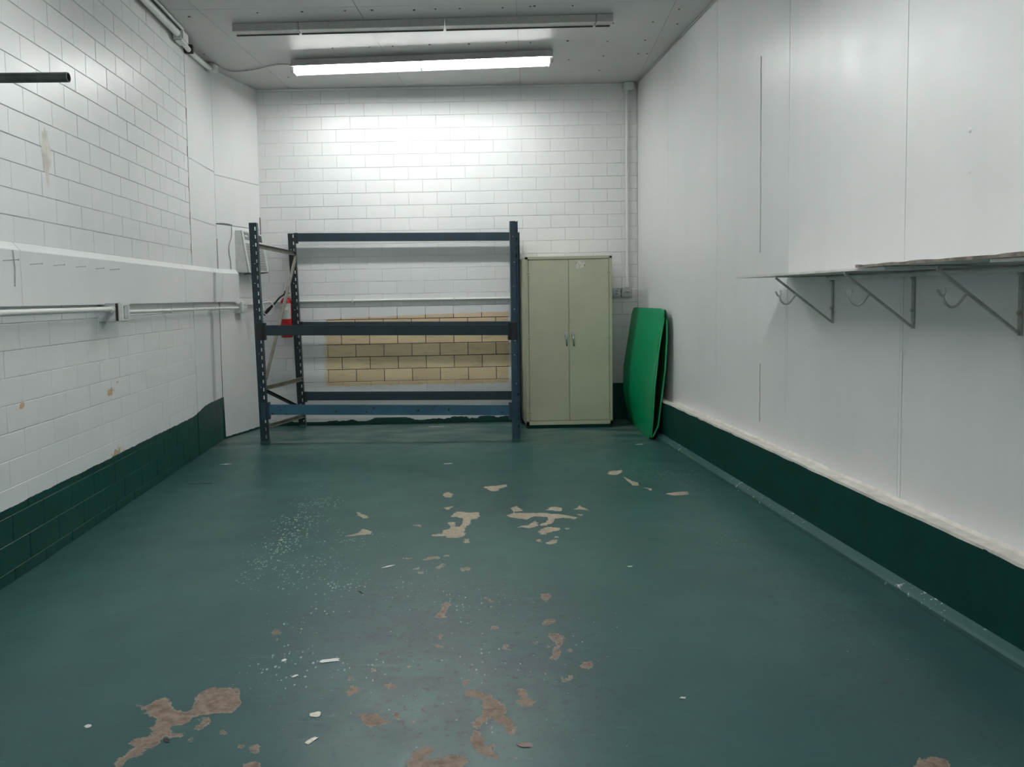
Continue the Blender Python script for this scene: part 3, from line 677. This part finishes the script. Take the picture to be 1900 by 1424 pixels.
# ================================================================== PALLET RACK
FLb, FLt = Vector((-1.655, 7.33, 0)), Vector((-1.695, 7.31, 2.10))
FRb, FRt = Vector((.742, 7.19, 0)), Vector((.744, 7.22, 2.062))
RLb, RLt = Vector((-1.451, 8.235, 0)), Vector((-1.508, 8.235, 2.073))
RRb, RRt = Vector((.872, 8.235, 0)), Vector((.872, 8.235, 2.043))
rack = empty('pallet_rack', (-.4, 7.75, 0), 'empty dark blue steel pallet rack standing against the back wall', 'rack')
def post(b, t_, back, mat, inner):
    """C section: face with slots, two flanges. back = +1 face on the -Y side (front posts), -1 for rear posts"""
    W_, D_, th = .072, .070, .003
    ax_ = (t_-b); Lh = ax_.length; u = ax_/Lh; m_ = MB()
    def P_(x, d, h): return b+u*h+Vector((x, d*back, 0))
    def slab(x0, x1, d0, d1, h0, h1):
        c = [P_(x0, d0, h0), P_(x1, d0, h0), P_(x1, d1, h0), P_(x0, d1, h0), P_(x0, d0, h1), P_(x1, d0, h1), P_(x1, d1, h1), P_(x0, d1, h1)]; m_.hexa(c)
    y0 = -D_/2
    s = inner            # +1: slots near +x edge
    e0, e1, e2 = W_/2, W_/2-.010, W_/2-.021
    xs = sorted([s*e1, s*e2])
    other = sorted([-s*e0, s*e2]); rim = sorted([s*e1, s*e0])
    slab(other[0], other[1], y0, y0+th, .01, Lh); slab(rim[0], rim[1], y0, y0+th, .01, Lh)
    h = .01; k = 0
    while h < Lh:
        h2 = min(h+.042, Lh); slab(xs[0], xs[1], y0, y0+th, h, h2); h = h2+.034
    for sg in (-1, 1):
        slab(*sorted([sg*W_/2, sg*(W_/2-th)]), y0+th, D_/2, .01, Lh)
        slab(*sorted([sg*W_/2, sg*(W_/2-.016)]), D_/2-th, D_/2, .01, Lh)
    o = m_.build('post', mat, rack)
    m2 = MB(); 
    c = [P_(-.05, -.05, 0), P_(.05, -.05, 0), P_(.05, .05, 0), P_(-.05, .05, 0)]
    if back > 0: c = [P_(-.038, -.04, 0), P_(.038, -.04, 0), P_(.038, .05, 0), P_(-.038, .05, 0)]
    m2.hexa(c+[p+Vector((0, 0, .028)) for p in c]).build('foot_plate', 'toe', o, bevel=.002)
    for i, h in enumerate([.30, .52, .83, 1.0, 1.28, 1.5, 1.72, 1.93]):
        p = P_(-.004*s+random.uniform(-.01, .006), y0, h+random.uniform(-.05, .05)); q_ = p+Vector((0, -.003*back, 0))
        MB().tube([p, q_], .0045, 8).build('hole_spot', 'hole_pale', o)  # pale studs stand in for holes that show the bright wall behind
    return o
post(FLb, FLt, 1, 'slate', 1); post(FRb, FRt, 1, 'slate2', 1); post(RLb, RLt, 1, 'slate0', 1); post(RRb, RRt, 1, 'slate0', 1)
def onp(b, t_, z): return b+(t_-b)*(z/t_.z)
def beam(Lp, Rp, zl, zr, h, mat, dy=0):
    """step beam between two posts, z are the top edges"""
    a = onp(*Lp, zl)+Vector((.036, dy, 0)); b = onp(*Rp, zr)+Vector((-.036, dy, 0)); a.z = zl; b.z = zr
    d = .022
    prof = [(0, -d, 0), (0, -d, -h), (0, d, -h), (0, d, -.036), (0, d*.2, -.036), (0, d*.2, 0)]
    if dy > 0: prof = [(0, -d, -h), (0, d, -h), (0, d, 0), (0, -d*.2, 0), (0, -d*.2, -.014), (0, -d, -.014)]
    o = MB().prism(prof, a, b).build('beam', mat, rack, bevel=.003)
    for p, s in ((a, -1), (b, 1)):
        f = -.040 if dy <= 0 else -.030
        c = [(p.x-.006 if s < 0 else p.x-.030, p.y+f, p.z-h-.05), (p.x+.030 if s < 0 else p.x+.006, p.y+f, p.z-h-.05)]
        cn = B(c[0][0], c[1][0], p.y-.026, p.y+.026, p.z-h-(.045 if dy == 0 else .02), p.z+(.022 if dy == 0 else .002)).build('connector', ('iron' if dy == 0 else 'slate0') if mat != 'blue' else 'slate2', o, bevel=.003)
        pl = B(p.x-.052 if s < 0 else p.x+.0, p.x-.0 if s < 0 else p.x+.052, p.y-.047, p.y-.037, p.z-h-.045, p.z+.022)
        if dy == 0:
            pl.build('hook_plate', 'iron' if mat != 'blue' else 'slate2', o, bevel=.003)
    return o
FL, FR, RL, RR = (FLb, FLt), (FRb, FRt), (RLb, RLt), (RRb, RRt)
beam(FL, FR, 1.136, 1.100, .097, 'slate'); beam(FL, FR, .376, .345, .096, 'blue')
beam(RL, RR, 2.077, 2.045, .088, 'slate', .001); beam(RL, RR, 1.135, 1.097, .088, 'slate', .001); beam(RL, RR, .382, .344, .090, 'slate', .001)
def brace(a, b, w_, mat='brace'):
    a, b = Vector(a), Vector(b); d = (b-a).normalized(); side = Vector((1, 0, 0)); up = d.cross(side).normalized()
    th = .004
    m_ = MB(); m_.bar(a, b, side, up, .004, w_)
    for s in (-1, 1): m_.bar(a+up*s*w_/2+side*.010, b+up*s*w_/2+side*.010, side, up, .024, .003)
    return m_.build('brace', mat, rack)
def side(f, r_, dx, mats=('brace',)*5):
    g = lambda pb, z, dy: onp(*pb, z)+Vector((dx, dy, 0))
    brace(g(f, 1.885, .02), g(r_, 1.86, -.02), .038, 'brace')
    brace(g(r_, 1.83, -.02), g(f, .62, .02), .030, 'brace')
    brace(g(f, .535, .02), g(r_, .525, -.02), .038, 'brace')
    brace(g(f, .505, .02), g(r_, .19, -.02), .026, 'iron')
    brace(g(f, .165, .02), g(r_, .13, -.02), .036, 'brace')
side(FL, RL, .024); side(FR, RR, -.01)

# ================================================================== CABINET
cab = empty('storage_cabinet', (1.36, 8.05, 0), 'tall khaki two-door metal storage cabinet against back wall', 'cabinet')
x0, x1, yf, yb2, zt_ = .920, 1.806, 7.85, 8.315, 1.760
B(x0+.004, x1-.004, yf+.012, yb2, .0, .036).build('plinth', 'curb', cab)
B(x0, x1, yf+.022, yb2, .036, zt_).build('body', 'cab', cab, bevel=.004)
for a, b, c, d in ((x0, x0+.030, .036, zt_), (x1-.030, x1, .036, zt_)): B(a, b, yf, yf+.024, c, d).build('frame_side', 'cab', cab, bevel=.003)
B(x0, x1, yf, yf+.024, zt_-.028, zt_+.002).build('frame_top', 'cab', cab, bevel=.003)
B(x0, x1, yf, yf+.024, .036, .076).build('frame_bottom', 'cab', cab, bevel=.003)
B(x0+.03, x1-.03, yf+.017, yf+.023, .07, zt_-.02).build('door_gap', 'gap', cab)
xm = (x0+x1)/2+.0
hx = {}
for s, (a, b) in enumerate(((x0+.0335, xm-.0018), (xm+.0018, x1-.0335))):
    dr = B(a, b, yf+.003, yf+.0172, .080, zt_-.0315).build('door', 'cab', cab, bevel=.003)
    hxx = xm-.036 if s == 0 else xm+.036
    hd = MB().prism([(.011*math.cos(k*math.pi/6), 0, .022*math.sin(k*math.pi/6)) for k in range(12)], (hxx, yf+.004, .955), (hxx, yf-.006, .955)).build('handle', 'chrome', dr, smooth=True)
    MB().tube([(hxx-.0, yf-.004, .975), (hxx-.0, yf-.024, .975)], .017, 16).build('lock', 'chrome', dr, smooth=True)
    MB().tube(smoothpath([(hxx, yf-.018, .955), (hxx+.002, yf-.028, .93), (hxx+.006, yf-.028, .90), (hxx+.008, yf-.022, .865)]), .010, 10).build('lever', 'chrome', dr, smooth=True)
    MB().tube([(hxx+.008, yf-.022, .868), (hxx+.009, yf-.020, .848)], .007, 8).build('lever_tip', 'dark', dr, smooth=True)
    for z in (1.59, .925, .16):
        xx = a-.001 if s == 0 else b+.001
        MB().tube([(xx, yf+.001, z-.022), (xx, yf+.001, z+.022)], .0045, 8).build('hinge', 'cab', dr, smooth=True)
        B(xx-.014, xx+.014, yf-.0012, yf+.001, z-.002, z+.002).build('hinge_pin', 'gap', dr)
    if s == 1:
        rr = random.Random(2); V = []; n = 22
        for k in range(n):
            a_ = 2*math.pi*k/n; r_ = 1+rr.uniform(-.22, .12); sq = 1/max(abs(math.cos(a_)), abs(math.sin(a_)))
            V.append((1.483+.046*min(sq, 1.3)*r_*math.cos(a_), 1.678+.040*min(sq, 1.3)*r_*math.sin(a_)))
        VV = [(x, yf+.0022, z) for x, z in V]+[(x, yf+.0032, z) for x, z in V]
        st = MB().add(VV, [tuple(range(n)), tuple(range(n, 2*n))]+[(k, (k+1) % n, n+(k+1) % n, n+k) for k in range(n)]).build('torn_sticker', 'paper', dr)
        for (dx, dz) in ((-.045, .015), (.038, -.008)):
            MB().prism([(0, 0, 0), (.012, 0, .009), (.003, 0, -.014)], (1.483+dx, yf+.0018, 1.678+dz), (1.483+dx, yf+.001, 1.678+dz)).build('sticker_scrap', 'gap', st)

# ================================================================== SWITCH BOXES, VERTICAL PIPE (back right)
vp = empty('conduit', (2.075, YB-.03, 2.5), 'vertical white pipe down back wall beside the right corner', 'conduit')
vx = 2.078
MB().tube([(vx, YB-.028, 1.48), (vx, YB-.028, ZC-.12)], .014, 14).build('pipe', 'pipew', vp, smooth=True)
MB().tube([(vx, YB-.028, ZC-.13), (vx, YB-.028, ZC-.03)], .024, 12, rs=[.018, .030]).build('coupling', 'pipew', vp, smooth=True)
B(vx-.03, vx+.075, YB-.06, YB, ZC-.09, ZC-.004).build('fitting', 'pipew', vp, bevel=.008)
MB().tube([(vx, YB-.028, 1.44), (vx, YB-.028, 1.50)], .020, 12, rs=[.026, .016]).build('coupling', 'pipew', vp, smooth=True)
B(vx-.025, vx+.025, YB-.014, YB, 2.3, 2.315).build('pipe_strap', 'pipew', vp)
for s, (a, b, lab) in enumerate(((1.905, 2.000, 'left one of two small grey switch boxes right of the cabinet'), (2.012, 2.122, 'right one of two small switch boxes, under the vertical pipe'))):
    sb = empty('switch_box', ((a+b)/2, YB, 1.38), lab, 'switch box')
    B(a, b, YB-.055, YB+.004, 1.335, 1.435).build('box', 'boxg', sb, bevel=.006)
    B(a+.012, b-.012, YB-.060, YB-.052, 1.352, 1.425).build('cover_plate', 'boxg', sb, bevel=.003)
    xc = (a+b)/2
    if s == 0:
        for z in (1.372, 1.402): B(xc-.012, xc+.012, YB-.0615, YB-.058, z-.008, z+.008).build('socket', 'acg', sb, bevel=.001)
    else: B(xc-.02, xc+.02, YB-.0635, YB-.058, 1.382, 1.392).build('toggle', 'acg', sb, bevel=.001)

# ================================================================== GREEN FOLDED BOARD
gb = empty('folded_green_board', (2.02, 7.6, 0), 'bright green folded plastic board leaning in the back right corner', 'board')
def leaf(near, far, y0, y1, name, th, mat, zt, rad, dz=0):
    """sheet standing along Y; near/far: lists (z, x) profiles at its two vertical edges"""
    def prof(P_, z): 
        zs = [q[0] for q in P_]; return float(np.interp(z, zs, [q[1] for q in P_]))
    ny, nz = 30, 24; V = []; Fc = []
    pts = {}
    for side_ in (0, 1):
        for i in range(ny+1):
            for k in range(nz+1):
                a, b = i/ny, k/nz
                # smooth sampling, rounded corners by pulling the outline in
                y = y0+(y1-y0)*(1-math.cos(math.pi*a))/2; z = zt*b
                dy = min(y-y0, y1-y)
                # top and bottom limits at this y
                r_ = rad
                if dy < r_: c_ = r_-math.sqrt(max(r_*r_-(r_-dy)**2, 0))
                else: c_ = 0
                z = c_*.9+(zt-c_*1.9)*b
                a = (y-y0)/(y1-y0); x = prof(near, z)*(1-a)+prof(far, z)*a+dz
                V.append((x+(th if side_ else 0), y, z))
    n1 = (ny+1)*(nz+1)
    for i in range(ny):
        for k in range(nz):
            q = [i*(nz+1)+k, (i+1)*(nz+1)+k, (i+1)*(nz+1)+k+1, i*(nz+1)+k+1]
            Fc.append(tuple(q)); Fc.append(tuple(j+n1 for j in q[::-1]))
    ring = [k for k in range(nz+1)]+[i*(nz+1)+nz for i in range(1, ny+1)]+[ny*(nz+1)+k for k in range(nz-1, -1, -1)]+[i*(nz+1) for i in range(ny-1, 0, -1)]
    for a, b in zip(ring, ring[1:]+ring[:1]): Fc.append((a, b, b+n1, a+n1))
    return MB().add(V, Fc).build(name, mat, gb, smooth=True)
leaf([(0, 1.985), (.2, 2.005), (.5, 2.020), (.87, 2.062), (1.17, 2.112), (1.3, 2.125)], [(0, 2.060), (.1, 2.030), (.35, 1.985), (.6, 1.990), (.9, 2.040), (1.22, 2.090)], 7.13, 8.15, 'front_leaf', .014, 'gp', 1.225, .075)
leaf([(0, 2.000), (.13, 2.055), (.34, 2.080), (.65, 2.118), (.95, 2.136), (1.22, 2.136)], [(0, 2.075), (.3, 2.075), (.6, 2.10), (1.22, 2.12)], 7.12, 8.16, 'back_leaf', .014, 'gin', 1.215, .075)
MB().tube([(2.000, 7.128, .02), (2.015, 7.126, .2), (2.032, 7.126, .5), (2.073, 7.126, .87), (2.122, 7.128, 1.14)], .008, 8).build('edge_trim', 'gedge', gb, smooth=True)
MB().tube([(2.012, 7.118, .03), (2.062, 7.116, .13), (2.087, 7.116, .34), (2.125, 7.116, .65), (2.143, 7.116, .95), (2.143, 7.118, 1.12)], .008, 8).build('edge_trim', 'gedge', gb, smooth=True)

# ================================================================== SHELF ON THE RIGHT WALL
sh = [('shelf_board', 3.20, 4.79, 1.452, 1.464, 1.868, 'trimw', 'thin white shelf board at the far end of the right wall shelf'),
      ('shelf_board', .60, 2.585, 1.452, 1.464, 1.862, 'trimw', 'thin white lower shelf board running out at right edge of photo'),
      ('shelf_board', .60, 3.40, 1.4660, 1.477, 1.852, 'rust', 'upper right wall shelf board with rough brown broken front edge')]
for nm, a, b, c, d, xf, mt, lab in sh:
    if mt == 'rust':
        o = empty(nm, (2.0, 2, c), lab, 'shelf board')
        B(xf+.012, XW-.003, a, b, c, d).build('board', 'trimw', o, bevel=.002)
        rr = random.Random(8); ys = np.arange(a, b+.001, .05); V = []; Fc = []
        for y in ys:
            e_ = rr.uniform(-.004, .004); z_ = rr.uniform(-.002, .003)
            V += [(xf+e_, y, c-.001), (xf+e_, y, d+z_), (xf+.014, y, d+.001+z_), (xf+.014, y, c-.001)]
        for i in range(len(ys)-1):
            for k in range(4): q = 4*i; Fc.append((q+k, q+4+k, q+4+(k+1) % 4, q+(k+1) % 4))
        Fc += [(0, 1, 2, 3), tuple(range(len(V)-4, len(V)))]
        MB().add(V, Fc).build('splintered_edge', 'rust', o)
    else:
        o = B(xf, XW-.003, a, b, c, d).build(nm, mt, bevel=.0015); tag(o, lab, 'shelf board')
for i, (y, lab) in enumerate(((4.25, 'farthest grey shelf bracket with open rod hook, on right wall'), (3.53, 'middle grey shelf bracket with rod hook, on right wall'), (2.88, 'nearest grey shelf bracket, cut by right edge of photo'), (2.15, None), (1.4, None))):
    if lab is None: continue
    br = empty('shelf_bracket', (XW, y, 1.19), lab, 'shelf bracket', 'shelf brackets')
    B(XW-.006, XW, y-.011, y+.011, 1.185, 1.445).build('wall_strap', 'bracket', br, bevel=.001)
    B(1.875, XW-.004, y-.010, y+.010, 1.443, 1.451).build('arm', 'bracket', br, bevel=.001)
    MB().bar((1.880, y, 1.442), (XW-.010, y, 1.195), (0, 1, 0), (.6, 0, .8), .016, .009).build('diagonal', 'bracket', br, bevel=.001)
    hp = [(1.995, y, 1.352), (1.975, y, 1.325), (1.955, y, 1.303), (1.935, y, 1.297), (1.915, y, 1.310), (1.905, y, 1.330), (1.903, y, 1.345)]
    hk = MB().tube(smoothpath(hp), .0055, 8).build('rod_hook', 'bracket', br, smooth=True)
    MB().tube([(1.904, y, 1.338), (1.892, y, 1.345), (1.882, y, 1.366)], .005, 8).build('hook_tip', 'bracket', hk, smooth=True)
    MB().tube([(1.904, y, 1.338), (1.910, y, 1.352), (1.907, y, 1.372)], .005, 8).build('hook_tip', 'bracket', hk, smooth=True)
    for z in (1.27, 1.42): MB().tube([(XW-.016, y-.003, z), (XW-.005, y-.003, z)], .008, 8).build('screw', 'bracket', br)
tag(MB().tube([(XW-.018, .7, 1.434), (XW-.018, 4.27, 1.436)], .0125, 12).build('shelf_cleat', 'trimw', smooth=True), 'white round rail under the shelf along right wall', 'rail')

# ================================================================== CEILING LIGHTS
def strip_light(name, a, b, label, lit, lf=.088, lb=.088, tz=.112, q0=.045, tr=.019):
    """lf, lb: how far the front and back reflector lips hang below the ceiling"""
    a, b = Vector(a), Vector(b); mid = (a+b)/2
    o = empty(name, (mid.x, mid.y, ZC), label, 'ceiling light')
    d = (b-a).normalized(); s = Vector((-d.y, d.x, 0)); up = Vector((0, 0, 1)); z = Vector((0, 0, ZC-.002))
    MB().bar(a+z-up*.030, b+z-up*.030, s, up, .12, .060).build('housing', 'fix', o, bevel=.004)
    prof = [s*-.105+up*-lf, s*-.08+up*-.058, s*.08+up*-.058, s*.105+up*-lb, s*.103+up*-(lb+.001), s*.078+up*-.062, s*-.078+up*-.062, s*-.103+up*-(lf+.001)]
    MB().prism(prof, a+z, b+z).build('reflector', 'fix', o)
    for e_, sg in ((a, 1), (b, -1)):
        MB().bar(e_+z-up*.095, e_+z-up*.095+d*sg*.03, s, up, .15, .05).build('end_cap', 'fix', o, bevel=.003)
    for q in (-q0, q0):
        MB().tube([a+z+s*q-up*tz+d*.03, b+z+s*q-up*tz-d*.03], tr, 16).build('tube', lit, o, smooth=True)
    for f_ in (.5,):
        p = a.lerp(b, f_)+z
        MB().bar(p-up*.085-d*.006, p-up*.085+d*.006, s, up, .17, .05).build('lamp_clip', 'fix', o)
    return o
strip_light('strip_light', (-1.30, 7.40, 0), (1.125, 7.24, 0), 'lit fluorescent strip light on the ceiling before the back wall', 'tube', .072, .101, .088, .018, .0145)
strip_light('strip_light', (-1.25, 3.05, 0), (1.2, 2.98, 0), 'second lit fluorescent strip light, nearer the camera above the frame', 'tube2', .135, .135, .088)
strip_light('strip_light', (-1.22, -.45, 0), (1.22, -.52, 0), 'third fluorescent strip light, added unseen behind the camera to raise ambient light', 'tube_fill', .135, .135, .088)  # added fixture, out of view, brightens the whole room
un = empty('unlit_strip_housing', (-.07, 6.42, ZC), 'long unlit white strip housing on the ceiling, nearer than lit tube', 'ceiling light')
A_, B_ = Vector((-1.60, 6.44, ZC-.002)), Vector((1.475, 6.36, ZC-.002)); d = (B_-A_).normalized(); s = Vector((-d.y, d.x, 0)); up = Vector((0, 0, 1))
cuts = [0, .175, .56, .955, 1]
for a, b in zip(cuts, cuts[1:]):
    p, q = A_.lerp(B_, a)+d*.002, A_.lerp(B_, b)-d*.002
    MB().bar(p-up*.030, q-up*.030, s, up, .11, .060).build('housing', 'fix', un, bevel=.003)
    MB().bar(p-up*.063+s*.045+d*.01, q-up*.063+s*.045-d*.01, s, up, .016, .008).build('shadow_strip', 'gap', un)  # dark strip drawn in for the shadow along the housing's far side
tag(MB().tube(smoothpath([(XL+.09, yy[3], ZC-.01), (-1.95, 7.66, ZC-.008), (-1.7, 7.60, ZC-.012), (-1.45, 7.46, ZC-.010), (-1.295, 7.41, ZC-.03)]), .0065, 8).build('feed_cable', 'bracket', smooth=True), 'thin dark cable across ceiling from corner pipe to lit strip light', 'cable')

# ================================================================== LOOSE PAINT CHIPS AND LITTER ON THE FLOOR
def chip(px, py, ln, wd, rot, lab, mat='paper', name='paint_chip', cat='paint chip', seed=1):
    rr = random.Random(seed); c = hit(px, py, 2, 0); n = 11; V = []
    for k in range(n):
        a = 2*math.pi*k/n; r_ = 1+rr.uniform(-.25, .25); x, y = ln/2*r_*math.cos(a), wd/2*r_*math.sin(a)
        V.append((c[0]+x*math.cos(rot)-y*math.sin(rot), c[1]+x*math.sin(rot)+y*math.cos(rot), -.0002+.0016*abs(math.sin(a*1.5+seed))))
    VV = V+[(x, y, z+.0011) for x, y, z in V]
    o = MB().add(VV, [tuple(range(n)), tuple(range(n, 2*n))]+[(k, (k+1) % n, n+(k+1) % n, n+k) for k in range(n)]).build(name, mat)
    tag(o, lab, cat)
chip(612, 1227, .078, .030, .15, 'long white paint chip lying on floor left of centre', 'trimw', seed=1)
chip(585, 1327, .034, .036, .6, 'rounded pale paint chip on floor right of the big bare patch', 'paper', seed=2)
chip(577, 1376, .055, .020, .9, 'tan sliver of paint on floor near bottom edge of photo', 'paper', seed=3)
chip(976, 1383, .050, .030, -.3, 'greyish pink paint chip right of the worn bare streak, near bottom edge', 'pinkchip', seed=4)
chip(163, 1349, .022, .018, .2, 'small bright white chip alone on floor at far lower left', 'trimw', seed=5)
chip(720, 1052, .075, .014, .5, 'thin white curl of paint on floor above centre', 'trimw', seed=6)
chip(1169, 1052, .030, .016, .1, 'small white fleck alone on floor right of centre', 'trimw', seed=7)
chip(1267, 1296, .022, .012, .1, 'small white fleck alone on floor at lower right', 'trimw', seed=8)
chip(420, 862, .10, .03, .1, 'pale curl of paint on floor near left wall green base', 'trimw', seed=9)
chip(832, 861, .07, .03, .2, 'white paint curl on floor in front of rack middle', 'trimw', seed=10)
chip(1187, 825, .08, .03, .2, 'white scrap on floor in front of the green board', 'trimw', seed=11)
chip(527, 1226, .022, .018, .4, 'small bright white chip left of the long white chip', 'trimw', seed=12)
chip(547, 1256, .030, .014, .6, 'narrow white chip below left of the long white chip', 'trimw', seed=13)
chip(669, 1100, .045, .010, -1.0, 'short black sliver lying on floor left of centre', 'dark', 'dark_sliver', 'debris', 14)
chip(309, 1375, .030, .014, -.8, 'black speck beside the big bare patch at lower left', 'dark', 'dark_sliver', 'debris', 15)
chip(372, 898, .20, .008, .0, 'long dark thread on floor near left wall', 'dark', 'dark_thread', 'debris', 16)
chip(810, 792, .16, .03, .05, 'flat white offcut on floor under the rack', 'trimw', 'offcut', 'offcut', 17)
